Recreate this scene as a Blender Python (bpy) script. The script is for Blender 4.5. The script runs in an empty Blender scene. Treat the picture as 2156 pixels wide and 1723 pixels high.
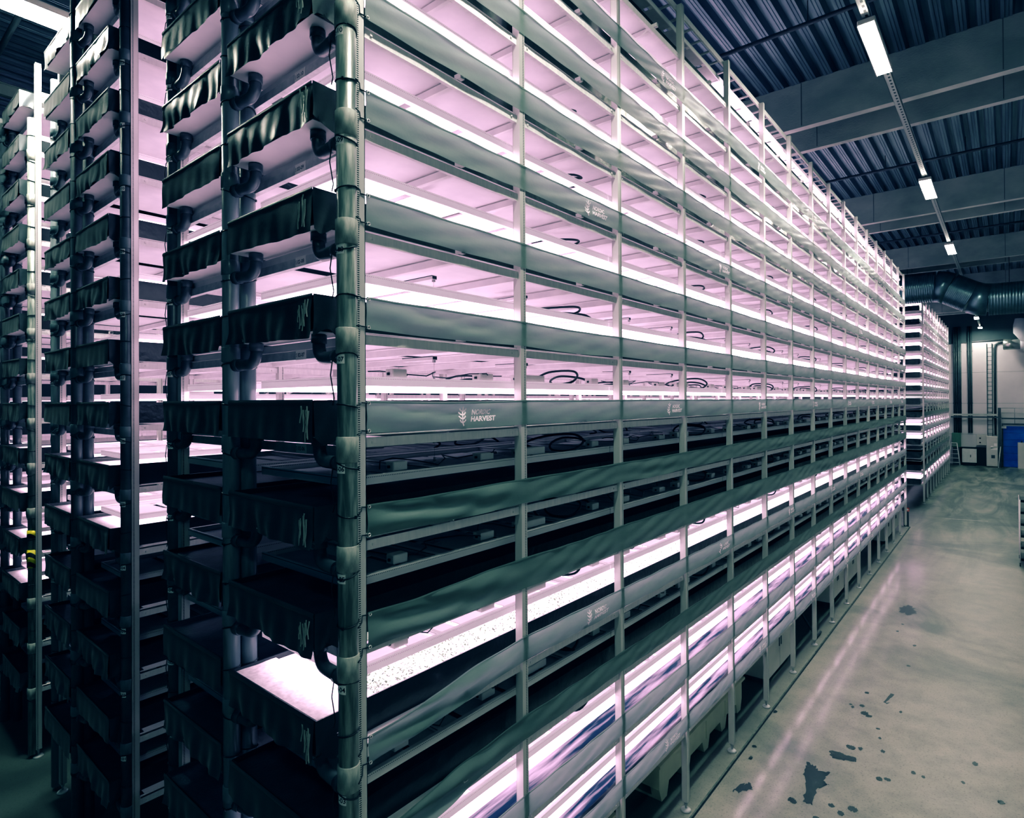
import bpy, math, random
from math import sin, cos, pi, atan2, radians
from mathutils import Vector, Matrix
random.seed(7)
S = bpy.context.scene
COL = S.collection

# ------------------------------------------------------------------ materials
def new_mat(name):
    m = bpy.data.materials.new(name); m.use_nodes = True
    nt = m.node_tree; nt.nodes.clear()
    out = nt.nodes.new('ShaderNodeOutputMaterial')
    return m, nt, out
def N(nt, t, **kw):
    n = nt.nodes.new(t)
    for k, v in kw.items():
        if hasattr(n, k): setattr(n, k, v)
    return n
def ramp(nt, fac, stops):
    r = nt.nodes.new('ShaderNodeValToRGB')
    el = r.color_ramp.elements
    while len(el) < len(stops): el.new(0.5)
    for e, (p, c) in zip(el, stops):
        e.position = p; e.color = tuple(c) + (1,) if len(c) == 3 else c
    nt.links.new(fac, r.inputs[0])
    return r.outputs[0]
def noise(nt, scale, detail=3, vec=None, rough=0.55, dist=0):
    n = nt.nodes.new('ShaderNodeTexNoise')
    n.inputs['Scale'].default_value = scale; n.inputs['Detail'].default_value = detail
    n.inputs['Roughness'].default_value = rough; n.inputs['Distortion'].default_value = dist
    if vec is not None: nt.links.new(vec, n.inputs['Vector'])
    return n.outputs['Fac']
def objco(nt, scale=(1, 1, 1)):
    tc = nt.nodes.new('ShaderNodeTexCoord')
    mp = nt.nodes.new('ShaderNodeMapping'); mp.inputs['Scale'].default_value = scale
    nt.links.new(tc.outputs['Object'], mp.inputs['Vector'])
    return mp.outputs['Vector']
def mat(name, c1, c2=None, rough=0.5, metal=0.0, scale=8, stretch=(1, 1, 1), lo=0.35, hi=0.65, bump=0.0, bscale=40, spec=0.5, emit=None, es=0.0):
    m, nt, out = new_mat(name)
    b = N(nt, 'ShaderNodeBsdfPrincipled')
    b.inputs['Roughness'].default_value = rough; b.inputs['Metallic'].default_value = metal
    b.inputs['Specular IOR Level'].default_value = spec
    v = objco(nt, stretch)
    if c2 is None: c2 = tuple(x * 0.85 for x in c1)
    col = ramp(nt, noise(nt, scale, 4, v), [(lo, c2), (hi, c1)])
    nt.links.new(col, b.inputs['Base Color'])
    if bump:
        bm = N(nt, 'ShaderNodeBump'); bm.inputs['Strength'].default_value = bump; bm.inputs['Distance'].default_value = 0.02
        nt.links.new(noise(nt, bscale, 3, v), bm.inputs['Height']); nt.links.new(bm.outputs[0], b.inputs['Normal'])
    if emit:
        b.inputs['Emission Color'].default_value = tuple(emit) + (1,); b.inputs['Emission Strength'].default_value = es
    nt.links.new(b.outputs[0], out.inputs[0])
    return m
def emat(name, c, s):
    m, nt, out = new_mat(name)
    e = N(nt, 'ShaderNodeEmission'); e.inputs[0].default_value = tuple(c) + (1,); e.inputs[1].default_value = s
    nt.links.new(e.outputs[0], out.inputs[0])
    return m
def fabric(name, c1, c2, trans=0.4, rough=0.38):
    m, nt, out = new_mat(name)
    b = N(nt, 'ShaderNodeBsdfPrincipled'); b.inputs['Roughness'].default_value = rough
    b.inputs['Sheen Weight'].default_value = 0.15
    t = N(nt, 'ShaderNodeBsdfTranslucent'); mx = N(nt, 'ShaderNodeMixShader'); mx.inputs[0].default_value = trans
    col = ramp(nt, noise(nt, 1.6 if 'film' in name else 3, 4, objco(nt, (0.5, 1, 6) if 'film' in name else (1, 1, 4))), [(0.42, c2), (0.60, c1)] if 'film' in name else [(0.3, c2), (0.7, c1)])
    nt.links.new(col, b.inputs['Base Color']); nt.links.new(col, t.inputs[0])
    bm = N(nt, 'ShaderNodeBump'); bm.inputs['Strength'].default_value = 0.15; bm.inputs['Distance'].default_value = 0.004
    nt.links.new(noise(nt, 60, 2, objco(nt)), bm.inputs['Height']); nt.links.new(bm.outputs[0], b.inputs['Normal'])
    nt.links.new(b.outputs[0], mx.inputs[1]); nt.links.new(t.outputs[0], mx.inputs[2]); nt.links.new(mx.outputs[0], out.inputs[0])
    return m
def perforated(name, base, pitch, axis, mask_axis, lo, hi, rough=0.42, metal=0.35, es=0.0):
    # steel with a row of punched dark slots along one object axis, limited to lo..hi on another axis
    m, nt, out = new_mat(name)
    b = N(nt, 'ShaderNodeBsdfPrincipled'); b.inputs['Roughness'].default_value = rough; b.inputs['Metallic'].default_value = metal
    tc = N(nt, 'ShaderNodeTexCoord'); sp = N(nt, 'ShaderNodeSeparateXYZ'); nt.links.new(tc.outputs['Object'], sp.inputs[0])
    def mth(op, a, bb=None):
        n = N(nt, 'ShaderNodeMath', operation=op)
        for i, x in enumerate((a, bb)):
            if x is None: continue
            if isinstance(x, (int, float)): n.inputs[i].default_value = x
            else: nt.links.new(x, n.inputs[i])
        return n.outputs[0]
    f = mth('FRACT', mth('DIVIDE', sp.outputs[axis], pitch))
    s = mth('LESS_THAN', f, 0.5)
    a = mth('GREATER_THAN', sp.outputs[mask_axis], lo); c = mth('LESS_THAN', sp.outputs[mask_axis], hi)
    k = mth('MULTIPLY', mth('MULTIPLY', s, a), c)
    mx = N(nt, 'ShaderNodeMix', data_type='RGBA')
    nt.links.new(k, mx.inputs['Factor'])
    mx.inputs['A'].default_value = tuple(base) + (1,); mx.inputs['B'].default_value = (0.03, 0.035, 0.04, 1)
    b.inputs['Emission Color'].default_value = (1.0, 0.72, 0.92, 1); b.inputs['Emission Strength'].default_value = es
    nt.links.new(mx.outputs['Result'], b.inputs['Base Color']); nt.links.new(b.outputs[0], out.inputs[0])
    return m

PINK = (1.0, 0.68, 0.90)
M = {}
M['steel'] = mat('galvanised steel', (0.62, 0.63, 0.63), (0.45, 0.47, 0.48), 0.42, 0.35, 14)
M['post'] = perforated('perforated steel post', (0.66, 0.66, 0.65), 0.0125, 2, 0, 0.008, 0.022)
M['alu'] = mat('aluminium profile', (0.82, 0.80, 0.81), (0.72, 0.71, 0.73), 0.45, 0.0, 6, (6, 1, 1))
M['aludot'] = perforated('perforated aluminium edge', (0.72, 0.72, 0.73), 0.014, 0, 2, 0.036, 0.041, 0.38, 0.3)
M['aluglow'] = perforated('white lamp edge, glowing', (0.78, 0.76, 0.78), 0.014, 0, 2, 0.036, 0.041, 0.4, 0.0, 0.38)  # emission added so frame edges of lit panels look bright
M['white'] = mat('white foam underside', (0.80, 0.78, 0.80), (0.70, 0.69, 0.72), 0.55, 0, 3)
M['mat'] = mat('white seed raft', (0.85, 0.83, 0.84), (0.62, 0.60, 0.62), 0.5, 0, 30, lo=0.3, hi=0.6)
M['wettray'] = None
M['liner'] = mat('black pond liner', (0.012, 0.013, 0.016), (0.006, 0.007, 0.009), 0.28, 0, 5, bump=0.3, bscale=9)
M['cover'] = mat('dark damp tray cover', (0.055, 0.065, 0.085), (0.02, 0.025, 0.035), 0.4, 0, 6, bump=0.2)
M['flap'] = fabric('black weed cloth', (0.032, 0.042, 0.050), (0.018, 0.025, 0.032), 0.05, 0.45)
M['banner'] = fabric('grey green banner cloth', (0.29, 0.345, 0.32), (0.23, 0.29, 0.27), 0.48, 0.45)
M['wettray'] = fabric('wet plastic film', (0.52, 0.47, 0.55), (0.010, 0.028, 0.065), 0.45, 0.2)
M['logo'] = mat('white print', (0.95, 0.88, 0.93), rough=0.5, emit=(1, 0.85, 0.94), es=0.12)
M['pvc'] = mat('limescaled grey green pipe', (0.34, 0.36, 0.33), (0.10, 0.125, 0.115), 0.33, 0, 5, (7, 7, 0.7), 0.40, 0.66)
M['pvc2'] = mat('grey blue pipe', (0.20, 0.23, 0.25), (0.13, 0.16, 0.18), 0.3, 0, 6, (5, 5, 0.6))
M['trap'] = mat('dark grey pipe bend', (0.10, 0.115, 0.13), (0.06, 0.07, 0.08), 0.3, 0, 8)
M['scale'] = mat('limescale crust collar', (0.46, 0.47, 0.43), (0.22, 0.24, 0.22), 0.6, 0, 22, (1, 1, 0.4))
M['black'] = mat('black rubber', (0.012, 0.013, 0.016), rough=0.45)
M['wire'] = mat('steel wire', (0.4, 0.4, 0.42), rough=0.4, metal=0.6)
M['tag'] = mat('white paper tag', (0.94, 0.94, 0.92), (0.88, 0.88, 0.86), 0.5)
M['ink'] = mat('black ink', (0.01, 0.01, 0.012), rough=0.5)
M['led'] = emat('lit led underside', PINK, 6.0)
M['ledoff'] = mat('unlit led underside', (0.5, 0.5, 0.52), rough=0.5)
M['boardtop_glow'] = mat('white lamp board, lit from within', (0.78, 0.76, 0.78), (0.74, 0.72, 0.75), 0.5, 0, 5, emit=PINK, es=0.64)  # weak top glow stands in for light bounced up through the slots
M['boardtop'] = mat('grey lamp board', (0.52, 0.54, 0.56), (0.42, 0.44, 0.47), 0.45, 0, 5)
M['driver'] = mat('white driver housing', (0.80, 0.81, 0.79), (0.72, 0.73, 0.71), 0.45, 0, 5)
M['leaf'] = mat('seedling leaf', (0.06, 0.14, 0.05), (0.025, 0.06, 0.03), 0.5, 0, 30)
M['cream'] = mat('cream plastic', (0.66, 0.66, 0.50), (0.58, 0.58, 0.44), 0.5, 0, 3)
M['cab'] = mat('pale grey enamel', (0.72, 0.70, 0.66), (0.66, 0.65, 0.61), 0.45, 0, 3)
M['orange'] = mat('orange switch plate', (0.95, 0.42, 0.04), rough=0.4, emit=(1, 0.4, 0.02), es=0.05)
M['red'] = mat('red switch knob', (0.75, 0.06, 0.03), rough=0.4)
M['concrete'] = mat('beam concrete', (0.40, 0.43, 0.41), (0.24, 0.28, 0.27), 0.8, 0, 1.5, (1, 0.6, 1), 0.35, 0.7, bump=0.2)
M['joint'] = mat('stained concrete edge', (0.22, 0.23, 0.20), (0.10, 0.11, 0.10), 0.8, 0, 9)
M['lip'] = mat('beam edge', (0.55, 0.57, 0.54), (0.44, 0.46, 0.45), 0.7, 0, 3)
M['duct'] = mat('galvanised duct', (0.16, 0.22, 0.24), (0.10, 0.15, 0.17), 0.3, 0.75, 3)
M['silver'] = mat('bright duct', (0.62, 0.65, 0.62), (0.45, 0.48, 0.46), 0.25, 0.8, 3)
M['bag'] = mat('white fabric duct sock', (0.9, 0.92, 0.95), (0.8, 0.83, 0.88), 0.7, 0, 3)
M['darkpipe'] = mat('dark painted pipe', (0.035, 0.04, 0.05), rough=0.5)
M['darksteel'] = mat('dark steel', (0.09, 0.11, 0.12), (0.06, 0.07, 0.08), 0.5, 0.3, 4)
M['light'] = emat('ceiling lamp diffuser', (1.0, 0.97, 0.86), 210.0)
M['blue'] = mat('blue sectional panel', (0.02, 0.16, 0.62), (0.015, 0.09, 0.48), 0.4, 0, 1.2)
M['green'] = mat('green enamel', (0.10, 0.20, 0.14), rough=0.5)
M['yellow'] = mat('yellow tape', (0.85, 0.75, 0.05), rough=0.45)
M['wallw'] = mat('white wall panel', (0.70, 0.68, 0.69), (0.62, 0.60, 0.62), 0.6, 0, 0.6)
M['wallm'] = mat('mid grey wall', (0.34, 0.35, 0.36), (0.28, 0.29, 0.31), 0.7, 0, 0.6)
M['walld'] = mat('dark wall', (0.10, 0.12, 0.13), (0.07, 0.09, 0.10), 0.8, 0, 0.6)
M['tape'] = mat('worn white tape', (0.62, 0.62, 0.58), (0.4, 0.4, 0.38), 0.7, 0, 9)
M['water'] = mat('wet dark patch', (0.015, 0.022, 0.032), (0.008, 0.012, 0.018), 0.07, 0, 60, bump=0.35, bscale=160, spec=0.9)
M['damp'] = mat('damp stain', (0.030, 0.040, 0.042), (0.02, 0.028, 0.03), 0.35, 0, 60)

def floor_mat():
    m, nt, out = new_mat('worn concrete floor')
    b = N(nt, 'ShaderNodeBsdfPrincipled')
    v = objco(nt)
    big = noise(nt, 0.35, 5, v, 0.6, 0.6); mid = noise(nt, 2.2, 6, v, 0.65); fine = noise(nt, 38, 3, v, 0.7)
    c = ramp(nt, big, [(0.34, (0.17, 0.18, 0.16)), (0.50, (0.35, 0.34, 0.285)), (0.7, (0.42, 0.405, 0.345))])
    c2 = ramp(nt, mid, [(0.28, (0.55, 0.57, 0.58)), (0.60, (1, 1, 1))])
    c3 = ramp(nt, fine, [(0.28, (0.45, 0.46, 0.45)), (0.46, (1, 1, 1))])
    def mul(a, bb, f=1.0):
        x = N(nt, 'ShaderNodeMix', data_type='RGBA', blend_type='MULTIPLY'); x.inputs['Factor'].default_value = f
        nt.links.new(a, x.inputs['A']); nt.links.new(bb, x.inputs['B']); return x.outputs['Result']
    col = mul(mul(c, c2, 0.8), c3, 0.8)
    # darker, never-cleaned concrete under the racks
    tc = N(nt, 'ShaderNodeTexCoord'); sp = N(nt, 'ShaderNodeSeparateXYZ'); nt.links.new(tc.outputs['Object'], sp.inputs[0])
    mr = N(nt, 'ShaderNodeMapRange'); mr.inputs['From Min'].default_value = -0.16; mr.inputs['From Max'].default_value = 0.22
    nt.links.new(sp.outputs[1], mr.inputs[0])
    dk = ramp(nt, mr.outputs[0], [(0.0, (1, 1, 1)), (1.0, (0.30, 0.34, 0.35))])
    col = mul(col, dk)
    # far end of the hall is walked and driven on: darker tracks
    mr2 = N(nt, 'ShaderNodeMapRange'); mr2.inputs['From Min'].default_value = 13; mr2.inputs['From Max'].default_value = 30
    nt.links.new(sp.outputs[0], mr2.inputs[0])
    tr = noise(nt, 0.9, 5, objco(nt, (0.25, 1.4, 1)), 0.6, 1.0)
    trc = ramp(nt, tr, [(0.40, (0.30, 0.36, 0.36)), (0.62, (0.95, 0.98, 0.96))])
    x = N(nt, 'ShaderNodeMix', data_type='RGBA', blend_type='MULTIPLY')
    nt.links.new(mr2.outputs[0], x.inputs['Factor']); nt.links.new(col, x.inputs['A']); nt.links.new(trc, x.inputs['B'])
    nt.links.new(x.outputs['Result'], b.inputs['Base Color'])
    rr = ramp(nt, mid, [(0.3, (0.36,) * 3), (0.7, (0.50,) * 3)])
    # glossy coat strip added beside the rack to carry the lit tiers' reflection
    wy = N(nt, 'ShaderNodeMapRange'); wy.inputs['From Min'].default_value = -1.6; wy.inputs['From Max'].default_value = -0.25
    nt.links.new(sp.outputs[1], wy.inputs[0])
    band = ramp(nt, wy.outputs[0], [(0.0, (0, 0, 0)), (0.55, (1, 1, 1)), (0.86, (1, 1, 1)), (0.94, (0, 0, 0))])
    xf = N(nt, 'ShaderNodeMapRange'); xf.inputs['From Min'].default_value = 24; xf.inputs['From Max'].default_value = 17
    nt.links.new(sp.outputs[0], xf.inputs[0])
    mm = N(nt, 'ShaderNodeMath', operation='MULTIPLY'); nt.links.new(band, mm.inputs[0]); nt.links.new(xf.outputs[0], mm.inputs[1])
    nt.links.new(rr, b.inputs['Roughness'])
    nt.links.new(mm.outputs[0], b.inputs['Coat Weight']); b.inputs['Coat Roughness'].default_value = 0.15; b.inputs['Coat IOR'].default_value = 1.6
    b.inputs['Specular IOR Level'].default_value = 0.62
    bm = N(nt, 'ShaderNodeBump'); bm.inputs['Strength'].default_value = 0.06; bm.inputs['Distance'].default_value = 0.004
    nt.links.new(fine, bm.inputs['Height']); nt.links.new(bm.outputs[0], b.inputs['Normal'])
    nt.links.new(b.outputs[0], out.inputs[0])
    return m
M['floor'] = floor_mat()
M['deck'] = mat('corrugated deck', (0.30, 0.36, 0.42), (0.16, 0.20, 0.25), 0.32, 0.65, 1.2, (0.4, 8, 1), 0.35, 0.65)

# ------------------------------------------------------------------ mesh builder
class MB:
    def __init__(s): s.v = []; s.f = []; s.m = []; s.sm = []
    def face(s, pts, m=0, smooth=False):
        n = len(s.v); s.v += [tuple(p) for p in pts]; s.f.append(tuple(range(n, n + len(pts)))); s.m.append(m); s.sm.append(smooth)
    def box(s, x0, x1, y0, y1, z0, z1, m=0, mb=None, mt=None):
        n = len(s.v)
        s.v += [(x0, y0, z0), (x1, y0, z0), (x1, y1, z0), (x0, y1, z0), (x0, y0, z1), (x1, y0, z1), (x1, y1, z1), (x0, y1, z1)]
        for q, mm in (((0, 3, 2, 1), m if mb is None else mb), ((4, 5, 6, 7), m if mt is None else mt), ((0, 1, 5, 4), m), ((1, 2, 6, 5), m), ((2, 3, 7, 6), m), ((3, 0, 4, 7), m)):
            s.f.append(tuple(n + i for i in q)); s.m.append(mm); s.sm.append(False)
        return s
    def bbox(s, x0, x1, y0, y1, z0, z1, b=0.004, m=0):
        # box with chamfered vertical edges and top
        n = len(s.v)
        ring = lambda i, z: [(x0 + i, y0 + b + i * 0, z), (x0 + b, y0 + i, z), (x1 - b, y0 + i, z), (x1 - i, y0 + b, z), (x1 - i, y1 - b, z), (x1 - b, y1 - i, z), (x0 + b, y1 - i, z), (x0 + i, y1 - b, z)]
        R = [ring(b * 0.7, z0), ring(0, z0 + b), ring(0, z1 - b), ring(b * 0.7, z1)]
        for r in R: s.v += r
        for k in range(3):
            for i in range(8):
                j = (i + 1) % 8
                s.f.append((n + k * 8 + i, n + k * 8 + j, n + k * 8 + 8 + j, n + k * 8 + 8 + i)); s.m.append(m); s.sm.append(False)
        s.f.append(tuple(n + i for i in range(7, -1, -1))); s.m.append(m); s.sm.append(False)
        s.f.append(tuple(n + 24 + i for i in range(8))); s.m.append(m); s.sm.append(False)
        return s
    def tube(s, pts, r, seg=8, m=0, caps=True):
        pts = [Vector(p) for p in pts]; n = len(s.v); rad = r if isinstance(r, (list, tuple)) else [r] * len(pts)
        up = None
        for i, p in enumerate(pts):
            d = ((pts[min(i + 1, len(pts) - 1)] - pts[max(i - 1, 0)])).normalized()
            if up is None:
                up = Vector((0, 0, 1)) if abs(d.z) < 0.9 else Vector((1, 0, 0))
            a = d.cross(up).normalized(); up2 = a.cross(d).normalized(); up = up2
            for k in range(seg):
                t = 2 * pi * k / seg
                s.v.append(tuple(p + (a * cos(t) + up2 * sin(t)) * rad[i]))
        for i in range(len(pts) - 1):
            for k in range(seg):
                j = (k + 1) % seg
                s.f.append((n + i * seg + k, n + (i + 1) * seg + k, n + (i + 1) * seg + j, n + i * seg + j)); s.m.append(m); s.sm.append(True)
        if caps:
            s.f.append(tuple(n + k for k in range(seg))); s.m.append(m); s.sm.append(False)
            e = n + (len(pts) - 1) * seg
            s.f.append(tuple(e + k for k in range(seg - 1, -1, -1))); s.m.append(m); s.sm.append(False)
        return s
    def grid(s, fn, nu, nv, m=0, smooth=True):
        n = len(s.v)
        for i in range(nu + 1):
            for j in range(nv + 1): s.v.append(tuple(fn(i / nu, j / nv)))
        for i in range(nu):
            for j in range(nv):
                a = n + i * (nv + 1) + j
                s.f.append((a, a + nv + 1, a + nv + 2, a + 1)); s.m.append(m); s.sm.append(smooth)
        return s
    def mesh(s, name, mats):
        me = bpy.data.meshes.new(name); me.from_pydata(s.v, [], s.f)
        for q in (mats if isinstance(mats, (list, tuple)) else [mats]): me.materials.append(q)
        me.polygons.foreach_set('material_index', s.m); me.polygons.foreach_set('use_smooth', s.sm)
        me.update(); return me
def link(name, me, parent=None, loc=(0, 0, 0), rot=(0, 0, 0)):
    o = bpy.data.objects.new(name, me); COL.objects.link(o); o.location = loc; o.rotation_euler = rot
    if parent is not None: o.parent = parent
    return o
def build(mb, name, mats, parent=None, loc=(0, 0, 0)): return link(name, mb.mesh(name, mats), parent, loc)
def tag(o, label, cat, group=None):
    o['label'] = label; o['category'] = cat
    if group: o['group'] = group
    return o
def thing(name, label, cat, loc=(0, 0, 0), group=None):
    return tag(link(name, None, None, loc), label, cat, group)
def struct(mb, name, mats, loc=(0, 0, 0)):
    o = build(mb, name, mats, None, loc); o['kind'] = 'structure'; return o
_txt = {}
def text_geo(body, size, bold=0.012, shear=0.0):
    key = (body, size, bold, shear)
    if key not in _txt:
        cu = bpy.data.curves.new('txt', 'FONT'); cu.body = body; cu.size = size; cu.offset = bold * size; cu.shear = shear
        cu.resolution_u = 3; cu.fill_mode = 'BOTH'
        o = bpy.data.objects.new('txt', cu); me = bpy.data.meshes.new_from_object(o)
        _txt[key] = ([tuple(v.co) for v in me.vertices], [tuple(p.vertices) for p in me.polygons])
        bpy.data.objects.remove(o); bpy.data.curves.remove(cu); bpy.data.meshes.remove(me)
    return _txt[key]
def add_text(mb, body, size, fn, m=0, bold=0.012, shear=0.0, width=None):
    vs, fs = text_geo(body, size, bold, shear)
    if not vs: return
    x0 = min(v[0] for v in vs); x1 = max(v[0] for v in vs); k = 1.0 if width is None else width / (x1 - x0)
    n = len(mb.v)
    mb.v += [fn((v[0] - x0) * k, v[1]) for v in vs]
    for f in fs: mb.f.append(tuple(n + i for i in f)); mb.m.append(m); mb.sm.append(False)

# ------------------------------------------------------------------ layout (metres)
CAM = Vector((-2.075, -2.891, 4.746))
P = 0.603
def T(k): return 4.746 + P * (k - 7)          # rim height of tier k
TIERS = range(1, 15)
BAY = 1.5; NB = 16; LEN = 24.0
RACK_Y = [0.0, 3.58, 7.16]
LANES = [(0.115, 1.14), (1.36, 2.38)]
LIT = [{1, 2, 4, 7, 8, 9, 10, 11, 12, 13, 14}, {5, 6, 7, 8, 9, 10, 11, 12, 13, 14}, {3, 4, 5, 6, 7, 8, 9, 10, 11, 12, 13}]
LIT_FAR = {1, 4, 5, 7, 8, 9, 10, 11, 12, 13, 14}
FAR_X = 30.4; FAR_LEN = 15.0
RACKN = ['nearest rack', 'second rack', 'third rack']
ORD = ['first', 'second', 'third', 'fourth', 'fifth', 'sixth', 'seventh', 'eighth']

# ------------------------------------------------------------------ the hall
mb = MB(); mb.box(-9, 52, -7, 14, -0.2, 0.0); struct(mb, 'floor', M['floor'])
# corrugated roof deck, ribs along the hall
mb = MB(); y = -7.0; prof = []
while y < 14.0:
    for dy, z in ((0, 10.85), (0.035, 10.85), (0.04, 10.862), (0.05, 10.85), (0.085, 10.85), (0.09, 10.862), (0.10, 10.85), (0.145, 10.85), (0.175, 10.99), (0.255, 10.99), (0.285, 10.85)):
        prof.append((y + dy, z))
    y += 0.285
x0, x1 = -9.0, 52.0
for (ya, za), (yb, zb) in zip(prof, prof[1:]):
    mb.face([(x0, ya, za), (x0, yb, zb), (x1, yb, zb), (x1, ya, za)])
mb.face([(x0, -7, 11.2), (x1, -7, 11.2), (x1, 14, 11.2), (x0, 14, 11.2)])
struct(mb, 'ceiling', M['deck'])
mb = MB(); mb.box(51.5, 51.7, -7, 14, 0, 8.72, 0); mb.box(51.5, 51.7, -7, 14, 8.72, 11.2, 1)  # top part darker: shade painted into the wall colour
for z in (2.2, 4.4, 6.6): mb.box(51.493, 51.5, -7, 14, z, z + 0.012, 1)
struct(mb, 'wall_back', [M['wallw'], M['walld']])
mb = MB(); mb.box(-9, 52, 13.8, 14, 0, 11.2); struct(mb, 'wall_left', M['walld'])
mb = MB(); mb.box(-9, 52, -7.2, -7, 0, 11.2); struct(mb, 'wall_right', M['wallm'])
# precast beams, in pairs, across the hall
nbm = 0
for xb in (2.3, 10.3, 18.4, 26.5, 34.6, 42.7):
    for k, (dx, w) in enumerate(((0, 0.17), (1.22, 0.15))):
        nbm += 1
        mb = MB(); mb.box(xb + dx, xb + dx + w, -7, 13.8, 10.0, 10.86, 0, 1)
        for yj in range(-6, 14, 3): mb.box(xb + dx - 0.004, xb + dx, yj + 0.1, yj + 0.115, 10.03, 10.85, 2)
        struct(mb, 'beam_%d' % nbm, [M['concrete'], M['lip'], M['walld']])
# floor joint along the rack feet
mb = MB(); mb.box(-6, 24.3, -0.122, -0.104, 0.0, 0.004, 0); mb.box(-6, 24.3, -0.104, -0.085, 0.0, 0.010, 1); mb.box(24.28, 24.3, -0.085, 3, 0, 0.010, 1)
struct(mb, 'trim_1', [M['black'], M['joint']])
mb = MB(); mb.face([(26.95, -0.9, 0.004), (27.25, -2.3, 0.004), (27.35, -2.3, 0.004), (27.05, -0.9, 0.004)]); struct(mb, 'trim_2', M['tape'])

# ceiling lights and the trunking they hang from
LIGHTS = [(7.53, -1.53, 1.55, 0.21, 'largest bright ceiling light, nearest along the aisle trunking'), (14.74, -1.53, 1.55, 0.24, 'second bright ceiling light along the aisle trunking'),
    (21.97, -1.53, 1.55, 0.24, 'third ceiling light along the trunking, small and far'), (36.3, -1.53, 1.55, 0.24, 'ceiling light hidden just beyond the big duct'),
    (43.5, -1.53, 1.2, 0.24, 'tiny far ceiling light just under the big duct'), (49.9, -1.53, 0.8, 0.24, 'last tiny ceiling light before the back wall'),
    (0.55, -1.53, 1.55, 0.24, 'ceiling light high above the near corner of the nearest rack'), (-4.8, -4.6, 0.85, 0.24, 'added unseen ceiling light behind the viewpoint, out over the open floor'),  # light behind the viewpoint is added, out of view, to brighten the corner pipe
    (-0.15, 6.35, 1.55, 0.42, 'large bright ceiling light over the gap beside the third rack')]
for x, y, L, W_, lab in LIGHTS:
    t = thing('ceiling_light', lab, 'light', (x, y, 9.6), 'ceiling lights')
    a = MB(); a.bbox(-L / 2, L / 2, -W_ / 2, W_ / 2, 0.012, 0.08, 0.012); a.box(-L / 2, L / 2, -W_ / 2, -W_ / 2 + 0.012, -0.004, 0.02); a.box(-L / 2, L / 2, W_ / 2 - 0.012, W_ / 2, -0.004, 0.02)
    build(a, 'housing', M['cab'], t)
    a = MB(); a.box(-L / 2 + 0.02, L / 2 - 0.02, -W_ / 2 + 0.014, W_ / 2 - 0.014, 0.0, 0.011); build(a, 'diffuser', M['light'], t)
mb = MB(); mb.box(-8, 51.4, -1.58, -1.48, 9.70, 9.705, 0); mb.box(-8, 51.4, -1.58, -1.575, 9.70, 9.76, 0); mb.box(-8, 51.4, -1.485, -1.48, 9.70, 9.76, 0)
M['trunk'] = perforated('perforated trunking', (0.42, 0.45, 0.45), 0.12, 0, 1, -1.555, -1.525, 0.5, 0.3)
tr = build(mb, 'light_trunking', M['trunk']); tag(tr, 'perforated steel trunking carrying the aisle ceiling lights', 'trunking')
# sprinkler pipes across the hall
for i, (x, z, y0) in enumerate(((7.8, 10.5, -7), (12.0, 10.42, -7), (15.35, 10.5, -7), (20.1, 10.42, -7), (23.4, 10.5, -7))):
    mb = MB(); mb.tube([(x, y0, z), (x, 0.75, z)], 0.035, 8)
    for yy in (-5, -2.2, -0.6): mb.tube([(x, yy, z), (x, yy, 10.86)], 0.008, 5)
    tag(build(mb, 'ceiling_pipe', M['darkpipe']), ['dark sprinkler pipe in front of the first big beam', 'dark pipe in the gap of the first beam pair', 'dark sprinkler pipe in front of the second beam pair', 'dark pipe in the gap of the second beam pair', 'dark sprinkler pipe in front of the third beam pair'][i], 'pipe', 'pipes under the roof deck')
mb = MB(); mb.tube([(-0.2, 4.0, 9.9), (-0.2, 13.7, 9.9)], 0.04, 8)
tag(build(mb, 'ceiling_pipe', M['darkpipe']), 'dark pipe crossing below the roof beside the large gap light', 'pipe')
mb = MB(); mb.box(-3, 20, 9.4, 9.5, 9.7, 9.86); mb.box(-3, 20, 9.35, 9.55, 9.86, 9.875)
tag(build(mb, 'ceiling_rail', M['lip']), 'pale steel roof rail running above the third rack', 'rail')

# ------------------------------------------------------------------ racks
H = 9.35
a = MB()
w, d, t = 0.066, 0.068, 0.004
a.box(-w / 2, w / 2, -d / 2, -d / 2 + t, 0.11, H); a.box(-w / 2, -w / 2 + t, -d / 2 + t, d / 2, 0.11, H); a.box(w / 2 - t, w / 2, -d / 2 + t, d / 2, 0.11, H)
a.box(-w / 2, w / 2, d / 2 - t, d / 2, 0.11, H)
ME_UP = a.mesh('upright', M['post'])
a = MB(); a.tube([(0, 0, 0.0), (0, 0, 0.012), (0, 0, 0.022), (0, 0, 0.03)], [0.06, 0.06, 0.05, 0.02], 14); a.tube([(0, 0, 0.028), (0, 0, 0.13)], 0.011, 8); a.tube([(0, 0, 0.075), (0, 0, 0.09)], 0.02, 6)
ME_FOOT = a.mesh('foot', M['steel'])
a = MB(); a.box(0.02, 0.06, 0.03, 2.42, -0.262, -0.212); ME_CROSS = a.mesh('cross_beam', M['alu'])
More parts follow.
